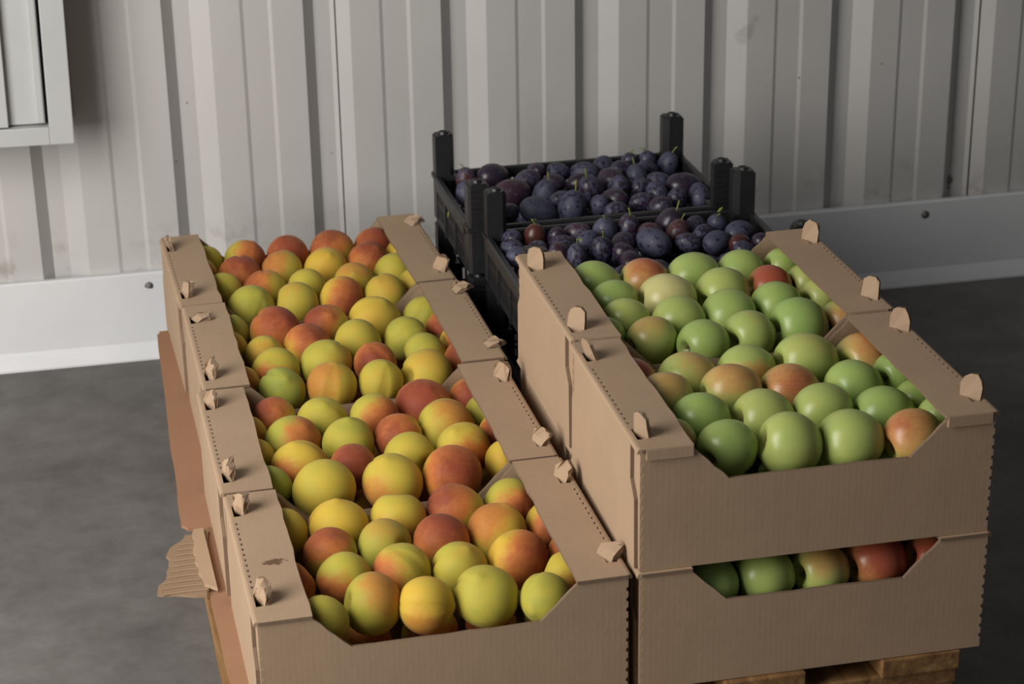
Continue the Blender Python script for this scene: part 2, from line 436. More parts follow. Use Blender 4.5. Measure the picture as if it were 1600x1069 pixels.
def tab_mesh(rnd, crum=0, wid=.025, hei=.027):
    hei -= crum * .006
    bm = bmesh.new()
    w = wid / 2
    pts = [(-w, -.004), (w, -.004), (w, hei * .55), (w * .82, hei * .86), (w * .35, hei), (-w * .4, hei * .98), (-w * .85, hei * .82), (-w, hei * .5)]
    pts = [(a + rnd.uniform(-.0012, .0012) * (1 + 1.6 * crum), b + rnd.uniform(-.0012, .0012) * (1 + 1.6 * crum)) for a, b in pts]
    add_prism(bm, pts, 'x', -.002 - .001 * crum, .002 + .001 * crum, 1)
    if crum:
        bmesh.ops.triangulate(bm, faces=list(bm.faces)); bmesh.ops.subdivide_edges(bm, edges=list(bm.edges), cuts=1)
    for v in bm.verts:                                          # a bent, handled look
        k = max(0, v.co.z) / hei
        v.co.x += (.004 + .005 * crum) * k * k * rnd.uniform(.6, 1.3) + rnd.uniform(-.0006, .0006) * (1 + 2 * crum)
        if crum: v.co.y += rnd.uniform(-.0012, .0012)
    return bm_mesh(bm, 'tab')
def flange_mesh(rnd, t0, t1, stain):
    """lies over x 0..FLW; serrated outer edge at x~.004, slots cut at the tabs"""
    bm = bmesh.new()
    e0, e1 = .0012, .0056
    pts = [(FLW, -.0015)]
    y = -.0015
    pts.append((e0, y))
    def straight(to): pts.append((e0, to))
    for (c, nxt) in ((t0, t1), (t1, None)):
        a, b = c - .014, c + .014
        straight(a); pts += [(.0165, a + .001), (.0165, b - .001)]; pts.append((e0, b))
        if nxt:
            yy = b + .012
            while yy + .010 < nxt - .020:
                pts += [(e0, yy), (e1, yy + .0015), (e1, yy + .0055), (e0, yy + .007)]
                yy += .0125
    pts.append((e0, BD + .0015)); pts.append((FLW, BD + .0015))
    n = 12
    for i in range(1, n): pts.append((FLW + rnd.uniform(-.0012, .0012), BD * (1 - i / n)))
    add_prism(bm, pts, 'z', BH - CT, BH, 1)
    return bm_mesh(bm, 'flange')
ORD = ['leftmost', 'second from left', 'third from left', 'fourth from left', 'fifth from left', 'sixth from left', 'seventh from left', 'eighth from left',
       'ninth from left', 'tenth from left', 'eleventh from left', 'twelfth from left']
def side_outline():
    h = BH - .0055
    return [(.028, h), (.028, h - .040), (.012, h - .058), (.010, 0), (BD - .010, 0), (BD - .012, h - .058), (BD - .028, h - .040), (BD - .028, h)]
def make_box(loc, rz, label, seed, leans, stain=False, lip=False, crum=0):
    rnd = random.Random(seed)
    root = empty('cardboard_box', loc, rz)
    tag(root, label, 'box', 'cardboard fruit boxes')
    P = lambda name, fn, mat='card': simple(name, fn, mat, root)
    P('bottom', lambda bm: add_box(bm, .001, BW - .001, .001, BD - .001, .0003, CT))
    P('end_panel', lambda bm: add_prism(bm, end_outline(rnd), 'y', 0, CT, 1))
    P('end_panel', lambda bm: add_prism(bm, end_outline(rnd), 'y', BD - CT, BD, 1))
    for sgn in (0, 1):
        X = (lambda x: x) if sgn == 0 else (lambda x: BW - x)
        def side(bm):
            add_prism(bm, side_outline(), 'x', X(-.0035), X(.0004), 1)
        P('side_panel', side)
        def fold(bm):                                            # rounded fold along the top of the side
            pts = [(X(-.0035), BH - .0056), (X(-.0033), BH - .003), (X(-.002), BH - .0010), (X(.0005), BH - .0002), (X(.0034), BH - .0002), (X(.0034), BH - .0056)]
            add_prism(bm, pts, 'y', .001, BD - .001)
        P('top_fold', fold)
        for yy in (0.0045, BD - .0525):
            P('corner_flap', lambda bm: add_box(bm, min(X(.0008), X(.0045)), max(X(.0008), X(.0045)), yy, yy + .048, .004, BH - .006))
        t0, t1 = .040 + rnd.uniform(-.006, .006), .250 + rnd.uniform(-.008, .008)
        me = flange_mesh(rnd, t0, t1, stain)
        if sgn:
            for v in me.vertices: v.co.x = BW - v.co.x
            me.flip_normals()
        link('flange', me, 'card_stain' if (stain and sgn == 0) else 'card', root)
        if lip:
            P('flange_lip', lambda bm: add_box(bm, min(X(.006), X(FLW - .001)), max(X(.006), X(FLW - .001)), -.003, .0005, BH - .0125, BH - .0003))
        for k, yy in enumerate((t0, t1)):
            if leans is None: break
            ln = leans[sgn * 2 + k]
            o = link('tab', tab_mesh(rnd, crum), 'card', root, (X(.0125), yy, BH - .001), (0, math.radians(ln[0]), math.radians(ln[1])))
    return root
def L4(rnd, a, b): return [(rnd.uniform(-a, a), rnd.uniform(-b, b)) for _ in range(4)]
rl = random.Random(5)
BOX = {
 'P1': ((0, 0, PT), 0, 'nearest of the four peach boxes, with a brown stain on its left flange', [(-12, 18), (-10, 25), (35, 30), (14, 28)]),
 'P2': ((-.0023, .3076, PT), -.0007, 'second nearest of the four peach boxes in the left column', [(-16, 15), (-14, 24), (24, 24), (8, 32)]),
 'P3': ((.0068, .6170, PT), .0029, 'second farthest of the four peach boxes in the left column', [(-14, 18), (60, 6), (58, 12), (44, 18)]),
 'P4': ((.003, .9215, PT), .0205, 'farthest of the four peach boxes, nearest the metal wall', [(-10, 15), (-40, 6), (-4, 35), (50, 16)]),
 'A1': ((.4115, .0006, PT + .1457), -.0173, 'upper front cardboard box full of green apples, topmost of its stack', [(-14, 24), (-26, 16), (5, 42), (2, 42)]),
 'A2': ((.4212, .3103, PT + .1457), -.0114, 'rear cardboard box of green apples, just in front of the plum crates', [(3, 38), (-2, 40), (4, 40), (6, 36)]),
 'A0': ((.4115, -.003, PT), -.0173, 'lower front cardboard box holding apples, directly on the pallet', None),
 'B0': ((.4212, .3103, PT), -.0114, 'cardboard box hidden under the rear apple box, between it and the pallet', None),
}
for i, (k, (loc, rz, lab, ln)) in enumerate(BOX.items()):
    make_box(loc, rz, lab, 40 + i, ln, k == 'P1', k in ('A1', 'A2'), 1 if k[0] == 'P' else 0)

# ------------------------------------------------------------------ plastic plum crates
CW, CD, CH, RIM = .404, .279, .1425, .0745
def post_fn(sx, sy, ribs):
    def fn(bm):
        x0, y0 = (0 if sx == 0 else CW), (0 if sy == 0 else CD)
        ix, iy = (1 if sx == 0 else -1), (1 if sy == 0 else -1)
        a, b = .031, .028
        pts = [(x0 + ix * .004, y0), (x0 + ix * a, y0), (x0 + ix * a, y0 + iy * b * .6), (x0 + ix * a * .75, y0 + iy * b), (x0, y0 + iy * b), (x0, y0 + iy * .004)]
        add_prism(bm, pts, 'z', .004, CH - .004)
        cx, cy = x0 + ix * a * .5, y0 + iy * b * .5
        ins = [(cx + (px - cx) * .86, cy + (py - cy) * .86) for px, py in pts]
        add_prism(bm, ins, 'z', CH - .0045, CH - .0012)
        add_tube(bm, [(cx, cy, CH - .003), (cx, cy, CH + .0025)], .0085, .007, 10)
        if ribs:
            for k in range(9):
                z = .062 + k * .0085
                add_box(bm, x0 + ix * .003, x0 + ix * (a - .002), y0 - iy * .0012, y0 + iy * .001, z, z + .0018)
        add_prism(bm, [(x0 - ix * .002, y0 - iy * .002), (x0 + ix * (a + .003), y0 - iy * .002), (x0 + ix * (a + .003), y0 + iy * (b + .003)), (x0 - ix * .002, y0 + iy * (b + .003))], 'z', RIM - .006, RIM + .001)
    return fn
def hole_shade_fn(sx, sy):
    def fn(bm):
        cx = .0155 if sx == 0 else CW - .0155; cy = .014 if sy == 0 else CD - .014
        add_tube(bm, [(cx, cy, CH + .0024), (cx, cy, CH + .0029)], .0048, .0048, 10)
    return fn
def panel_fn(along, at, inw):
    """slotted wall: bottom rail, mid rail, uprights"""
    def fn(bm):
        Ln = CW if along == 'x' else CD
        def b(u0, u1, z0, z1, d0=.001, d1=.0045):
            lo_, hi_ = sorted((at + inw * d0, at + inw * d1))
            if along == 'x': add_box(bm, u0, u1, lo_, hi_, z0, z1)
            else: add_box(bm, lo_, hi_, u0, u1, z0, z1)
        b(.03, Ln - .03, .0, .012); b(.03, Ln - .03, .033, .037); b(.03, Ln - .03, RIM - .012, RIM - .004)
        u = .031
        k = 0
        while u < Ln - .034:
            wide = k % 9 == 0
            w = .012 if wide else .0032
            b(u, u + w, .010, RIM - .006, .0012, .004)
            u += w + .0042; k += 1
        for c in (Ln * .36, Ln * .64):                           # solid ribs
            b(c - .003, c + .003, 0, RIM - .004, -.002, .004)
    return fn
def rim_fn(along, at, inw):
    def fn(bm):
        Ln = CW if along == 'x' else CD
        pr = [(-.003, RIM - .017), (-.003, RIM - .001), (0, RIM + .0015), (.006, RIM + .0015), (.008, RIM - .001), (.007, RIM - .017)]
        pr = [(at + inw * a, z) for a, z in pr]
        if along == 'x': 
            A = [bm.verts.new((.026, a, z)) for a, z in pr]; B = [bm.verts.new((Ln - .026, a, z)) for a, z in pr]
        else:
            A = [bm.verts.new((a, .026, z)) for a, z in pr]; B = [bm.verts.new((a, Ln - .026, z)) for a, z in pr]
        bm.faces.new(A); bm.faces.new(list(reversed(B)))
        for i in range(6): bm.faces.new((A[i], B[i], B[(i + 1) % 6], A[(i + 1) % 6]))
    return fn
def base_fn(bm):
    add_box(bm, .004, CW - .004, .004, CD - .004, .006, .009)
    for i in range(9): add_box(bm, .02 + i * .0445, .026 + i * .0445, .004, CD - .004, .001, .006)
crate_proto = None
def make_crate(loc, rz, label):
    global crate_proto
    if crate_proto is None:
        root = empty('plastic_crate', loc, rz)
        for sx in (0, 1):
            for sy in (0, 1):
                o = simple('corner_post', post_fn(sx, sy, sy == 0), 'plastic', root)
                simple('socket_shade', hole_shade_fn(sx, sy), 'dark', o)  # flat dark disc on the post top, painting the shade of its hole
        for along, at, inw in (('x', 0, 1), ('x', CD, -1), ('y', 0, 1), ('y', CW, -1)):
            simple('slotted_wall', panel_fn(along, at, inw), 'plastic', root)
            simple('rim', rim_fn(along, at, inw), 'plastic', root)
        simple('base', base_fn, 'plastic', root)
        crate_proto = root
    else:
        root = crate_proto.copy(); COL.objects.link(root)
        root.location = loc; root.rotation_euler = (0, 0, rz)
        for ch in crate_proto.children:
            c = ch.copy(); COL.objects.link(c); c.parent = root
            for g in ch.children:
                d = g.copy(); COL.objects.link(d); d.parent = c
    tag(root, label, 'crate', 'black plastic fruit crates')
    return root
C1L = (.4405, .6275, PT + CH + .0032); C2L = (.4255, .9235, PT + CH + .0032)
make_crate(C2L, -.006, 'upper rear black plastic crate of plums, nearest the metal wall')
make_crate(C1L, -.010, 'upper black plastic crate of plums directly behind the apple boxes')
make_crate((C2L[0], C2L[1], PT), -.006, 'lower black plastic crate under the rear plum crate')
make_crate((C1L[0], C1L[1], PT), -.010, 'lower black plastic crate under the plum crate behind the apples')

# ------------------------------------------------------------------ fruit meshes (unit radius)
def revolve(name, prof, nu=30, deform=None, mat=None):
    """prof: list of (radius, z) from the stem end to the tip"""
    bm = bmesh.new(); rings = []
    for r, z in prof:
        if r < 1e-5: rings.append([bm.verts.new((0, 0, z))])
        else: rings.append([bm.verts.new((r * math.cos(2 * math.pi * i / nu), r * math.sin(2 * math.pi * i / nu), z)) for i in range(nu)])
    for A, B in zip(rings, rings[1:]):
        for i in range(nu):
            j = (i + 1) % nu
            if len(A) == 1: bm.faces.new((A[0], B[i], B[j]))
            elif len(B) == 1: bm.faces.new((A[i], B[0], A[j]))
            else: bm.faces.new((A[i], B[i], B[j], A[j]))
    if deform:
        for v in bm.verts: v.co = deform(v.co.copy())
    me = bm_mesh(bm, name, True); me.materials.append(M[mat])
    return me
def peach_mesh(seed):
    rnd = random.Random(seed)
    prof = []
    n = 22
    for i in range(n + 1):
        t = math.pi * i / n
        r = math.sin(t); z = math.cos(t) * .95
        dip = math.exp(-(t / .30) ** 2) * .30                 # stem hollow
        z -= dip
        tip = math.exp(-((math.pi - t) / .20) ** 2) * .05
        prof.append((r if 0 < i < n else 0, z - tip))
    ph = rnd.uniform(0, 6.28)
    def df(c):
        a = math.atan2(c.y, c.x); rr = math.hypot(c.x, c.y)
        g = math.exp(-(a / .11) ** 2) * .125 * min(1, rr * 1.6)     # the suture
        k = 1 - g + .018 * math.sin(2 * a + ph) + .012 * math.sin(3 * a + c.z * 2 + ph)
        return Vector((c.x * k * 1.0, c.y * k * .97, c.z * (1 + .02 * math.sin(a + ph))))
    return revolve('peach', prof, 30, df, 'peach')
def apple_mesh(seed):
    rnd = random.Random(seed)
    prof = []; n = 24
    for i in range(n + 1):
        t = math.pi * i / n
        r = math.sin(t) * (1.0 + .05 * math.cos(t)); z = math.cos(t) * 1.0
        z -= math.exp(-(t / .27) ** 2) * .42
        z += math.exp(-((math.pi - t) / .26) ** 2) * .22
        prof.append((r if 0 < i < n else 0, z))
    ph = rnd.uniform(0, 6.28)
    def df(c):
        a = math.atan2(c.y, c.x)
        k = 1 + .022 * math.sin(5 * a + ph) * (.3 + .7 * max(0, -c.z)) + .025 * math.sin(2 * a + ph)
        return Vector((c.x * k, c.y * k, c.z + .03 * c.x * math.sin(ph)))
    return revolve('apple', prof, 30, df, 'apple')
def plum_mesh(seed):
    prof = []; n = 16
    for i in range(n + 1):
        t = math.pi * i / n
        r = math.sin(t) * (1 - .06 * math.cos(t)); z = math.cos(t) * 1.32 - math.exp(-(t / .25) ** 2) * .07
        prof.append((r if 0 < i < n else 0, z))
    def df(c):
        a = math.atan2(c.y, c.x)
        k = 1 - .05 * math.exp(-(a / .2) ** 2) + .012 * math.sin(2 * a + seed)
        return Vector((c.x * k, c.y * k * .96, c.z))
    return revolve('plum', prof, 22, df, 'plum')
PEACH = [peach_mesh(s) for s in (1, 2, 3)]
APPLE = [apple_mesh(s) for s in (4, 5, 6)]
PLUM = [plum_mesh(s) for s in (7, 8)]
def stem_mesh(pts, r0, r1, mat):
    bm = bmesh.new(); add_tube(bm, pts, r0, r1, 7)
    me = bm_mesh(bm, 'stem', True); me.materials.append(M[mat]); return me
APPLE_STEM = stem_mesh([(0, 0, .36), (.02, .01, .56), (.06, .03, .76)], .045, .06, 'stem')
PLUM_STEM = [stem_mesh([(0, 0, 1.12), (.05, .02, 1.35), (.18, .05, 1.62), (.36, .08, 1.82)], .045, .06, 'green_stem'),
             stem_mesh([(0, 0, 1.12), (-.03, .05, 1.4), (-.02, .14, 1.75), (.05, .25, 1.98)], .045, .07, 'green_stem')]
def leaf_mesh():
    bm = bmesh.new()
    L = [(0, 0), (.14, .10), (.32, .17), (.52, .15), (.72, .02)]
    top = []; mid = []; bot = []
    for x, w in L:
        mid.append(bm.verts.new((x, 0, .02 * math.sin(x * 5))))
        top.append(bm.verts.new((x, w, .06 * w + .02 * math.sin(x * 5) + .03))); bot.append(bm.verts.new((x, -w, .06 * w + .02 * math.sin(x * 5) + .03)))
    for i in range(4):
        for A in (top, bot):
            try: bm.faces.new((mid[i], mid[i + 1], A[i + 1], A[i]))
            except ValueError: pass
    bmesh.ops.remove_doubles(bm, verts=bm.verts, dist=1e-4)
    bmesh.ops.recalc_face_normals(bm, faces=bm.faces)
    bmesh.ops.solidify(bm, geom=list(bm.faces), thickness=.02)
    me = bm_mesh(bm, 'leaf'); me.materials.append(M['leaf']); return me
LEAF = leaf_mesh()

rf = random.Random(77)
def orient(axis, spin):
    z = Vector(axis).normalized(); x = z.orthogonal().normalized(); y = z.cross(x)
    return Matrix((x, y, z)).transposed() @ Matrix.Rotation(spin, 3, 'Z')
def place_fruit(name, me, pos, r, axis, spin, ripe, blush, sdir, squash=1.0):
    o = bpy.data.objects.new(name, me); COL.objects.link(o)
    R = orient(axis, spin)
    o.matrix_world = Matrix.Translation(pos) @ R.to_4x4() @ Matrix.Diagonal((r, r, r * squash, 1))
    w = (CAM_R * sdir[0] + CAM_U * sdir[1] - CAM_F * .6).normalized()
    l = R.transposed() @ w
    o.color = (l.x * .5 + .5, l.y * .5 + .5, l.z * .5 + .5, blush)
    o.pass_index = int(max(0, min(1, ripe)) * 100)
    return o
def box_xf(k, x, y, z):
    (lx, ly, lz), rz = BOX[k][0], BOX[k][1]
    c, s = math.cos(rz), math.sin(rz)
    return Vector((lx + x * c - y * s, ly + x * s + y * c, lz + BH + z))
POS = {
 'P1': [[0.0754,0.0497,-0.037,0.027],[0.13,0.075,-0.037,0.0335],[0.1901,0.0547,-0.037,0.0313],[0.2555,0.0553,-0.037,0.0353],[0.3147,0.038,-0.037,0.0285],[0.0545,0.1322,-0.037,0.027],[0.1107,0.1347,-0.037,0.0314],[0.1788,0.1348,-0.037,0.0338],[0.2416,0.1284,-0.037,0.0316],[0.3056,0.1327,-0.037,0.0353],[0.349,0.0785,-0.037,0.027],[0.3653,0.1275,-0.037,0.027],[0.1088,0.195,-0.037,0.0311],[0.1695,0.1974,-0.037,0.0316],[0.2343,0.1904,-0.037,0.033],[0.2986,0.1995,-0.0367,0.0343],[0.3579,0.2022,-0.037,0.027],[0.0639,0.2606,-0.037,0.0279],[0.1243,0.2558,-0.037,0.0347],[0.1944,0.2558,-0.037,0.0347],[0.262,0.2554,-0.037,0.0351],[0.3284,0.2571,-0.0385,0.0334]],
 'P2': [[0.0633,0.0666,-0.034,0.027],[0.122,0.0467,-0.034,0.0372],[0.2073,0.047,-0.034,0.0375],[0.2798,0.047,-0.034,0.0375],[0.3514,0.0678,-0.034,0.027],[0.1044,0.1132,-0.034,0.0351],[0.1647,0.095,-0.034,0.03],[0.2401,0.1051,-0.034,0.0322],[0.3086,0.1099,-0.034,0.0349],[0.3589,0.1425,-0.034,0.027],[0.0564,0.1493,-0.034,0.027],[0.1057,0.1882,-0.034,0.0351],[0.1705,0.1668,-0.034,0.0334],[0.2361,0.1689,-0.034,0.031],[0.3016,0.1795,-0.034,0.0363],[0.3573,0.2123,-0.034,0.027],[0.0543,0.2193,-0.034,0.027],[0.0888,0.2612,-0.034,0.0293],[0.1506,0.2366,-0.034,0.0331],[0.2168,0.2284,-0.034,0.0331],[0.2877,0.2543,-0.034,0.0362],[0.3496,0.2635,-0.034,0.027]],
 'P3': [[0.1067,0.047,-0.034,0.0312],[0.171,0.0449,-0.034,0.0354],[0.2352,0.0407,-0.034,0.0312],[0.2993,0.0447,-0.034,0.0352],[0.0581,0.0757,-0.034,0.027],[0.1053,0.1101,-0.034,0.0338],[0.173,0.1134,-0.034,0.0363],[0.2359,0.0995,-0.034,0.0302],[0.3122,0.1154,-0.034,0.0306],[0.3596,0.0832,-0.034,0.027],[0.3653,0.1426,-0.034,0.027],[0.0976,0.1696,-0.034,0.0283],[0.1572,0.1796,-0.034,0.0341],[0.2277,0.174,-0.034,0.0347],[0.2993,0.1748,-0.034,0.0323],[0.062,0.2635,-0.034,0.027],[0.0549,0.2017,-0.034,0.027],[0.1228,0.251,-0.034,0.0371],[0.1937,0.2537,-0.034,0.0324],[0.2669,0.2536,-0.034,0.0369],[0.3406,0.2578,-0.0387,0.0327],[0.3576,0.1944,-0.034,0.027]],
 'P4': [[0.1066,0.0499,-0.036,0.0351],[0.173,0.0475,-0.036,0.0337],[0.2387,0.0531,-0.036,0.0346],[0.3039,0.0492,-0.036,0.0327],[0.3551,0.0764,-0.036,0.027],[0.0759,0.1341,-0.036,0.0279],[0.1326,0.1165,-0.036,0.0319],[0.1973,0.1117,-0.036,0.0283],[0.2678,0.1095,-0.036,0.031],[0.3356,0.1339,-0.0374,0.0314],[0.1073,0.1932,-0.036,0.034],[0.1724,0.1947,-0.036,0.0335],[0.2375,0.1891,-0.036,0.0341],[0.3054,0.1976,-0.036,0.0324],[0.0524,0.2139,-0.036,0.027],[0.0652,0.2635,-0.036,0.027],[0.1241,0.2563,-0.036,0.0342],[0.1906,0.2568,-0.036,0.0337],[0.2588,0.2537,-0.0359,0.0368],[0.3255,0.258,-0.0367,0.0325],[0.3632,0.2151,-0.0359,0.027]],
 'A1': [[0.1187,0.0685,-0.0424,0.0326],[0.1841,0.0565,-0.0402,0.0354],[0.2534,0.0558,-0.0429,0.0356],[0.3192,0.0425,-0.0418,0.033],[0.367,0.0806,-0.042,0.027],[0.0669,0.0957,-0.0419,0.027],[0.1086,0.1393,-0.0421,0.0341],[0.1782,0.1272,-0.0458,0.0375],[0.249,0.1245,-0.0401,0.0346],[0.3147,0.1094,-0.0422,0.0339],[0.367,0.143,-0.0455,0.027],[0.0884,0.2021,-0.0399,0.033],[0.1647,0.1953,-0.037,0.0349],[0.2346,0.1931,-0.047,0.0375],[0.3048,0.1773,-0.0422,0.0355],[0.3651,0.1957,-0.037,0.0289],[0.0676,0.2616,-0.0412,0.0289],[0.1312,0.2538,-0.047,0.0367],[0.2012,0.2566,-0.042,0.0339],[0.2734,0.2531,-0.0379,0.0374],[0.346,0.253,-0.047,0.0375]],
 'A2': [[0.1173,0.0711,-0.04,0.0301],[0.1701,0.0415,-0.04,0.032],[0.2332,0.0516,-0.04,0.0334],[0.3017,0.0613,-0.04,0.0371],[0.3644,0.0683,-0.04,0.027],[0.066,0.0932,-0.04,0.027],[0.1028,0.1357,-0.04,0.0303],[0.1629,0.1152,-0.04,0.0342],[0.2309,0.1214,-0.04,0.0354],[0.2975,0.1304,-0.04,0.0328],[0.3647,0.1492,-0.04,0.0273],[0.1046,0.1957,-0.04,0.0319],[0.1722,0.1879,-0.04,0.0375],[0.245,0.19,-0.04,0.0366],[0.31,0.1996,-0.04,0.0304],[0.3662,0.2046,-0.04,0.027],[0.0969,0.2566,-0.04,0.0339],[0.1629,0.2571,-0.04,0.0334],[0.2293,0.2558,-0.04,0.0347],[0.2946,0.2589,-0.04,0.0316],[0.3535,0.2624,-0.04,0.0281]],
 'A0': [[0.092,0.0409,-0.045,0.0314],[0.1559,0.0427,-0.045,0.0332],[0.2201,0.0413,-0.045,0.0318],[0.2856,0.0442,-0.045,0.0347],[0.3482,0.0385,-0.045,0.029]],
 'C1': [[0.48,0.8765,0.07,0.0165],[0.5132,0.8743,0.07,0.0187],[0.5763,0.8748,0.07,0.0182],[0.6136,0.8721,0.07,0.0209],[0.6526,0.8734,0.07,0.0196],[0.6799,0.8523,0.07,0.0165],[0.714,0.8692,0.07,0.0238],[0.7145,0.829,0.07,0.0195],[0.7485,0.8537,0.07,0.0165],[0.7801,0.8534,0.07,0.0165],[0.7983,0.8081,0.07,0.0221],[0.7881,0.7722,0.07,0.0165],[0.758,0.7885,0.07,0.0193],[0.7238,0.7954,0.07,0.0167],[0.6703,0.8061,0.07,0.0236],[0.6258,0.8103,0.07,0.0184],[0.5906,0.7964,0.07,0.0178],[0.5786,0.8408,0.07,0.0165],[0.5448,0.8335,0.07,0.0165],[0.5449,0.8652,0.07,0.0165],[0.5281,0.8063,0.07,0.0165],[0.499,0.8175,0.07,0.0165],[0.4735,0.8359,0.07,0.0165],[0.5488,0.7822,0.07,0.0165],[0.6184,0.7706,0.07,0.0165],[0.6137,0.739,0.07,0.0165],[0.7826,0.7292,0.07,0.0165],[0.8155,0.757,0.07,0.0165],[0.7508,0.8222,0.07,0.0165],[0.4735,0.7997,0.07,0.0165]],
 'C2': [[0.5175,1.1671,0.07,0.0229],[0.4724,1.1653,0.07,0.0171],[0.5905,1.1735,0.07,0.0165],[0.621,1.1644,0.07,0.0165],[0.66,1.1509,0.07,0.0186],[0.6986,1.1725,0.07,0.0175],[0.7415,1.1735,0.07,0.0165],[0.7218,1.1495,0.07,0.0165],[0.7725,1.1735,0.07,0.0165],[0.7986,1.1555,0.07,0.0184],[0.7608,1.1359,0.07,0.0165],[0.563,1.1186,0.07,0.0222],[0.5998,1.112,0.07,0.0165],[0.632,1.101,0.07,0.017],[0.691,1.0982,0.07,0.021],[0.7328,1.1015,0.07,0.0185],[0.7623,1.0731,0.07,0.017],[0.7893,1.0426,0.07,0.0245],[0.5259,1.0785,0.07,0.0245],[0.5739,1.0596,0.07,0.0206],[0.6457,1.0555,0.07,0.0227],[0.692,1.0591,0.07,0.0195],[0.7413,1.0237,0.07,0.0176],[0.7258,1.0527,0.07,0.0165],[0.6718,1.0044,0.07,0.0204],[0.799,0.9879,0.07,0.018],[0.5918,1.0257,0.07,0.0165],[0.703,0.9872,0.07,0.0165],[0.7587,0.9776,0.07,0.0165],[0.5434,0.9879,0.07,0.0239],[0.5964,0.9867,0.07,0.024],[0.7258,0.9584,0.07,0.0165],[0.6574,0.9545,0.07,0.0165],[0.5022,0.9895,0.07,0.0165],[0.4585,1.0984,0.07,0.0165],[0.6401,0.9881,0.07,0.0165]],
}
PCOL = {
 'P1': [[0.35,0,0,0],[0.3,0.35,0.7,0.8],[0.75,0.3,0,-1],[0.3,0,0,0],[0.25,0,0,0],[0.7,0.825,0,0],[0.35,0.55,-0.3,-1],[0.4,0.5,-0.8,-0.5],[0.35,0.12,0.5,0.7],[0.8,0.7,1,0],[0.5,0.4,0.8,-0.5],[0.8,0.75,0,0],[0.35,0.6,-0.4,1],[0.2,0.2,0,1],[0.4,0.825,0,0.9],[0.6,0.4,-0.7,0.8],[0.6,0.5,0,-0.3],[0.5,0.1,0,-1],[0.7,0.15,-0.3,-0.8],[0.5,0.3,-0.3,-0.7],[0.35,0.725,-0.9,0.6],[0.3,0.725,0.5,-0.6]],
 'P2': [[0.05,0,0,0],[0.45,0.1,0,-1],[0.5,0.35,-0.5,-0.8],[0.75,0.725,0.2,0.2],[0.65,0.1,0,0],[0.65,0.5,-0.4,-0.9],[0.4,0.825,0,0.3],[0.4,0.15,0,-1],[0.5,0.55,0.6,-0.8],[0.7,0.7,0,0],[0.55,0.2,0,0],[0.2,0.45,0.9,0.1],[0.25,0,0,0],[0.7,0.65,-0.3,0.2],[0.4,0.35,0.6,0.6],[0.25,0,0,0],[0.6,0.4,0,0],[0.55,0.75,-0.7,0.6],[0.35,0,0,0],[0.35,0.65,0.8,-0.4],[0.8,0.8,-0.2,0.3],[0.7,0.825,0,0]],
 'P3': [[0.05,0,0,0],[0.5,0.35,-0.5,0.3],[0.4,0.1,0,0],[0.5,0.15,0,0.6],[0.65,0.5,0,0],[0.4,0.6,-0.1,-1],[0.3,0.15,1,0.2],[0.6,0.775,0,0],[0.25,0,0,0],[0.6,0.7,0,0.4],[0.55,0.6,0.3,0],[0.5,0.2,0,0],[0.75,0.65,0.4,0.8],[0.4,0.05,0,0],[0.25,0,0,0],[0.1,0,0,0],[0.6,0.3,0,0],[0.8,0.725,0.2,0.7],[0.5,0.8,-0.8,0.4],[0.6,0.1,0,0],[0.25,0,0,0],[0.7,0.75,0,0]],
 'P4': [[0.25,0,0,0],[0.4,0.15,-0.4,0.8],[0.7,0.7,0.8,-0.2],[0.5,0.15,0,0.5],[0.5,0.1,0,0],[0.4,0.1,0,-1],[0.5,0.6,-0.9,0.4],[0.4,0,0,0],[0.5,0.3,0,0.8],[0.35,0,0,0],[0.4,0.75,0.2,1],[0.4,0.4,-0.6,0.4],[0.75,0.1,0,0],[0.5,0.725,0.2,0.9],[0.7,0.5,0,0],[0.35,0.05,0,0],[0.35,0.55,1,0.3],[0.7,0.8,0,0.2],[0.4,0.6,-0.3,0.9],[0.6,0.825,0.2,0.3],[0.6,0,0,0]],
}
ACOL = {
 'A1': [[0.1,0,0,0],[0.35,0,0,0],[0.3,0,0,0],[0.35,0.48,-0.5,0.4],[0.2,0,0,0],[0.6,0.45,0,0],[0.1,0,0,0],[0.4,0,0,0],[0.3,0,0,0],[0.05,0,0,0],[0.1,0,0,0],[0.35,0.35,0,1],[0.4,0.42,0.2,1],[0.5,0.55,0.1,0.2],[0.1,0,0,0],[0.05,0,0,0],[0.3,1,0,0.4],[0.4,0.3,0.6,1],[0.3,0.5,0.3,-0.8],[0.35,0.1,0.2,1],[0.4,0.52,0.7,0.9]],
 'A2': [[0.4,0.3,-0.2,1],[0.1,0,0,0],[0.25,0.1,0.5,0.5],[0,0,0,0],[0.5,0.4,0,0],[0.1,0,0,0],[0.4,0,0,0],[0.3,0,0,0],[0.15,0,0,0],[0.1,0,0,0],[0.45,0,0,0],[0.1,0,0,0],[0.9,0.05,0,0],[0.35,0,0,0],[0.3,1,0.2,0.4],[0.4,0.05,0,0],[0.15,0,0,0],[0.3,0.66,0.4,0.8],[0.15,0,0,0],[0.15,0,0,0],[0.15,0,0,0]],
 'A0': [[0.05,0,0,0],[0.2,0,0,0],[0.4,0.35,0.1,0.7],[0.4,0.95,0.2,0.4],[0.3,1,0,0]],
}
ROWN = ['front row', 'second row', 'third row', 'fourth row']
BOXN = {'P1': 'nearest peach box', 'P2': 'second nearest peach box', 'P3': 'third peach box', 'P4': 'farthest peach box',
        'A1': 'upper front apple box', 'A2': 'rear apple box', 'A0': 'lower front apple box'}
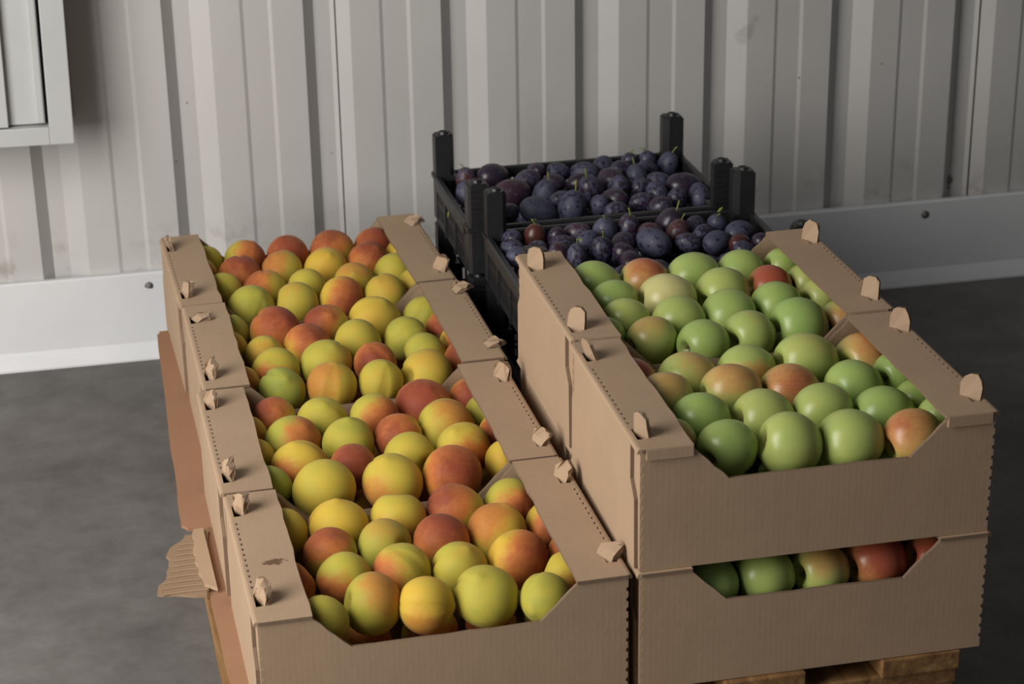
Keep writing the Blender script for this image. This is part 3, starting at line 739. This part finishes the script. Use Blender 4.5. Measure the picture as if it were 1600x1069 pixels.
def rank(pts, rows):
    """pts: list of (x, y); rows: list of row sizes in listing order -> (row, order from left, row length)"""
    out = [None] * len(pts); k = 0
    for ri, n in enumerate(rows):
        idx = sorted(range(k, k + n), key=lambda i: pts[i][0])
        for j, i in enumerate(idx): out[i] = (ri, j, n)
        k += n
    return out
def peach_words(ripe, blush):
    if blush >= .78: return 'dark red peach'
    if blush >= .6: return 'mostly red peach' if ripe > .6 else 'red-blushed yellow peach'
    if blush >= .28: return 'amber peach, partly red' if ripe > .55 else 'yellow peach, partly red'
    return 'green peach' if ripe < .15 else 'yellow-green peach' if ripe < .45 else 'amber-yellow peach'
def apple_words(ripe, blush):
    if blush >= .9: return 'red apple'
    if blush >= .4: return 'red-blushed green apple'
    if blush >= .28: return 'faintly blushed apple'
    return 'pale cream apple' if ripe > .8 else 'yellow-green apple' if ripe >= .3 else 'green apple'
def ordn(j, n):
    if j == n - 1 and n > 1: return 'rightmost'
    return ORD[j]
ROWS = {'P1': (5, 7, 5, 5), 'P2': (5, 6, 6, 5), 'P3': (5, 6, 6, 5), 'P4': (5, 5, 5, 6), 'A1': (6, 5, 5, 5), 'A2': (6, 5, 5, 5), 'A0': (5,)}
for k in ('P1', 'P2', 'P3', 'P4', 'A1', 'A2', 'A0'):
    pea = k[0] == 'P'
    rk = rank(POS[k], ROWS[k])
    for i, (x, y, z, r) in enumerate(POS[k]):
        ripe, blush, dx, dy = (PCOL if pea else ACOL)[k][i]
        if pea:
            ax = (rf.uniform(-.6, .6), rf.uniform(-.2, .9), -1) if rf.random() < .62 else (rf.uniform(-1, 1), rf.uniform(-.7, .5), rf.uniform(-.3, .35))
            o = place_fruit('peach', rf.choice(PEACH), box_xf(k, x, y, z), r * 1.07, ax, rf.uniform(0, 6.28), ripe, blush, (dx, dy), rf.uniform(.97, 1.04))
            words = peach_words(ripe, blush)
        else:
            ax = (-1, rf.uniform(-.55, .2), rf.uniform(-.25, .3))
            o = place_fruit('apple', rf.choice(APPLE), box_xf(k, x, y, z), r * 1.05, ax, rf.uniform(0, 6.28), ripe, blush, (dx, dy), rf.uniform(1.0, 1.09))
            link('stem', APPLE_STEM, None, o)
            words = apple_words(ripe, blush)
        ri, j, n = rk[i]
        pos = 'rightmost' if j == n - 1 else ORD[j]
        row = 'back row' if ri == 3 else ROWN[ri]
        tag(o, '%s, %s, %s of the %s' % (words, pos, row, BOXN[k]), 'peach' if pea else 'apple', ('peaches' if pea else 'apples') + ' in the ' + BOXN[k])
# the layer underneath
for k in ('P1', 'P2', 'P3', 'P4', 'A1', 'A2'):
    pea = k[0] == 'P'
    for j in range(4):
        for i in range(5):
            r = rf.uniform(.0315, .034)
            p = box_xf(k, .056 + .072 * i + rf.uniform(-.002, .002), .046 + .0693 * j + rf.uniform(-.001, .001), -BH + CT + r + .001)
            o = place_fruit('peach' if pea else 'apple', rf.choice(PEACH if pea else APPLE), p, r, (rf.uniform(-1, 1), rf.uniform(-1, 1), -1), rf.uniform(0, 6),
                            rf.uniform(.3, .8) if pea else rf.uniform(.05, .4), rf.uniform(.2, .9) if pea else rf.choice((0, 0, .5)), (rf.uniform(-1, 1), rf.uniform(-1, 1)), .93)
            tag(o, 'bottom-layer %s, %s, %s of the %s' % ('peach' if pea else 'apple', ordn(i, 5), 'back row' if j == 3 else ROWN[j], BOXN[k]), 'peach' if pea else 'apple', 'bottom layer of the ' + BOXN[k])
for i in range(5):
    o = place_fruit('apple', rf.choice(APPLE), box_xf('A0', .065 + .0675 * i, .115, -.048), .0325, (-1, 0, .2), rf.uniform(0, 6), .2, (.5 if i > 3 else 0), (0, .5))
    tag(o, 'apple, %s, second row of the lower front apple box' % ordn(i, 5), 'apple', 'second row of the lower apple box')
    o = place_fruit('apple', rf.choice(APPLE), box_xf('A0', .065 + .0675 * i, .045, -BH + .037), .0325, (-1, 0, .2), rf.uniform(0, 6), .2, 0, (0, .5))
    tag(o, 'bottom-layer apple, %s, front row of the lower front apple box' % ordn(i, 5), 'apple', 'bottom layer of the lower apple box')

# ------------------------------------------------------------------ plums
STEMS = {'C2': {6: 1, 9: 1, 1: 0, 19: 0, 20: 0, 15: 0, 8: 2, 30: 1}, 'C1': {1: 2, 3: 0, 4: 0, 6: 0, 9: 2, 16: 1, 23: 2, 7: 0}}
RED = {'C2': {1: .9, 18: .6, 11: .5, 12: .5, 14: .5, 24: .5, 8: .5}, 'C1': {1: .95, 2: .7, 4: .5, 5: .8, 7: .9, 11: .9, 20: .6}}
BLOOM = {'C2': {9: .9, 29: .95, 30: .85, 5: .8, 10: .8, 0: .35}, 'C1': {3: .95, 14: .85, 12: .9, 9: .9, 6: .25, 1: .1, 11: .15}}
CRN = {'C2': 'rear plum crate', 'C1': 'front plum crate'}
BAND = ['front row', 'second row', 'third row', 'fourth row', 'fifth row', 'back row']
for k in ('C2', 'C1'):
    pl = POS[k]
    idx = sorted(range(len(pl)), key=lambda i: pl[i][1])
    per = math.ceil(len(pl) / 6); bands = [idx[a:a + per] for a in range(0, len(idx), per)]
    for bi, b in enumerate(bands):
        b.sort(key=lambda i: pl[i][0])
        for j, i in enumerate(b):
            x, y, z, r = pl[i]
            st = STEMS[k].get(i); red = RED[k].get(i, rf.uniform(0, .35)); blm = BLOOM[k].get(i, rf.uniform(.4, .85))
            if st is not None: ax = (rf.uniform(-.4, .4), rf.uniform(-.5, .1), 1)
            else: ax = (rf.uniform(-1, 1), rf.uniform(-.6, .6), rf.uniform(-.5, .25))
            o = place_fruit('plum', rf.choice(PLUM), (x, y, z + Z0), r * .97, ax, rf.uniform(0, 6.28), red, blm, (0, 0))
            if st is not None:
                link('stem', PLUM_STEM[st % 2], None, o)
                if st == 2:
                    lf = link('leaf', LEAF, None, o, (.02, .1, 1.7), (rf.uniform(-.5, .5), rf.uniform(-.8, .1), rf.uniform(0, 6)))
            col = 'reddish plum' if red > .55 else 'dusty blue plum' if blm > .7 else 'dark plum'
            extra = ' with leafy stem' if st == 2 else ' with stem' if st is not None else ''
            bn = BAND[bi] if bi < len(bands) - 1 else 'back row'
            tag(o, '%s%s, %s, %s of the %s' % (col, extra, ordn(j, len(b)), bn, CRN[k]), 'plum', 'plums in the ' + CRN[k])
    lx, ly, lz = C2L if k == 'C2' else C1L
    for a in range(9):
        for b_ in range(6):
            p = (lx + .040 + a * .0402 + rf.uniform(-.002, .002), ly + .040 + b_ * .0395 + rf.uniform(-.002, .002), lz + .0105 + .0185)
            o = place_fruit('plum', rf.choice(PLUM), p, .0185, (rf.uniform(-1, 1), rf.uniform(-1, 1), rf.uniform(-.2, .2)), 0, rf.uniform(0, .4), rf.uniform(.3, .8), (0, 0))
            o.scale = [s * .95 for s in o.scale]
            tag(o, 'bottom-layer plum, %s, %s of the %s' % (ordn(a, 9), BAND[b_], CRN[k]), 'plum', 'bottom layer of the ' + CRN[k])
for a in range(9):                                              # part of the heap behind the apple box
    for b_ in range(2):
        o = place_fruit('plum', rf.choice(PLUM), (C1L[0] + .040 + a * .0400, C1L[1] + .042 + b_ * .040, Z0 + .062), .0185, (rf.uniform(-1, 1), rf.uniform(-1, 1), .1), 0, .2, .6, (0, 0))
        tag(o, 'top plum, %s, %s from the apple box, front plum crate' % (ordn(a, 9), ('first', 'second')[b_]), 'plum', 'plums behind the apple box')

# a stray leaf stuck to the side of the rear plum crate
lf = link('leaf', LEAF, None, None, (C2L[0] - .0035, C2L[1] + .135, C2L[2] + .047), (math.radians(90), math.radians(-60), math.radians(-90)))
lf.scale = (.02, .02, .02)
tag(lf, 'tiny yellow-green leaf stuck to the left side of the rear plum crate', 'leaf')

# ------------------------------------------------------------------ let the fruit settle so that neighbours touch without cutting into each other
from mathutils.bvhtree import BVHTree
def settle(rounds=14):
    fr = [o for o in COL.objects if o.parent is None and o.type == 'MESH' and o.name.split('.')[0] in ('peach', 'apple', 'plum')]
    src = {}
    for o in fr:
        if o.data.name not in src:
            src[o.data.name] = ([v.co.copy() for v in o.data.vertices], [tuple(p.vertices) for p in o.data.polygons])
    mw = [Matrix.LocRotScale(o.location, o.rotation_euler, o.scale) for o in fr]
    home = [o.location.copy() for o in fr]
    rad = [max(o.scale) * (1.36 if o.name.startswith('plum') else 1.06) for o in fr]
    pairs = [(i, j) for i in range(len(fr)) for j in range(i) if (home[i] - home[j]).length < rad[i] + rad[j] + .004]
    tree = [None] * len(fr)
    live = set(range(len(fr)))
    for _ in range(rounds):
        for i in live:
            vs_, ps = src[fr[i].data.name]; tree[i] = BVHTree.FromPolygons([mw[i] @ v for v in vs_], ps)
        hit = [(i, j) for i, j in pairs if (i in live or j in live) and tree[i].overlap(tree[j])]
        live = set()
        if not hit: break
        mv = {}
        for i, j in hit:
            d = mw[i].translation - mw[j].translation; d.normalize()
            d.z *= .3
            mv[i] = mv.get(i, Vector()) + d * .0006; mv[j] = mv.get(j, Vector()) - d * .0006
        for i, m in mv.items():
            live.add(i)
            p = mw[i].translation + m
            off = p - home[i]
            if off.length > .005: p = home[i] + off.normalized() * .005
            l, r, s = mw[i].decompose()
            mw[i] = Matrix.LocRotScale(p, r, s * .9935)
        # a fruit that moved may now touch one that did not: keep every neighbour in play
        live |= {j for a in pairs for j in a if a[0] in mv or a[1] in mv}
    for o, m in zip(fr, mw):
        l, r, s = m.decompose(); o.location = l; o.rotation_euler = r.to_euler(); o.scale = s
settle()
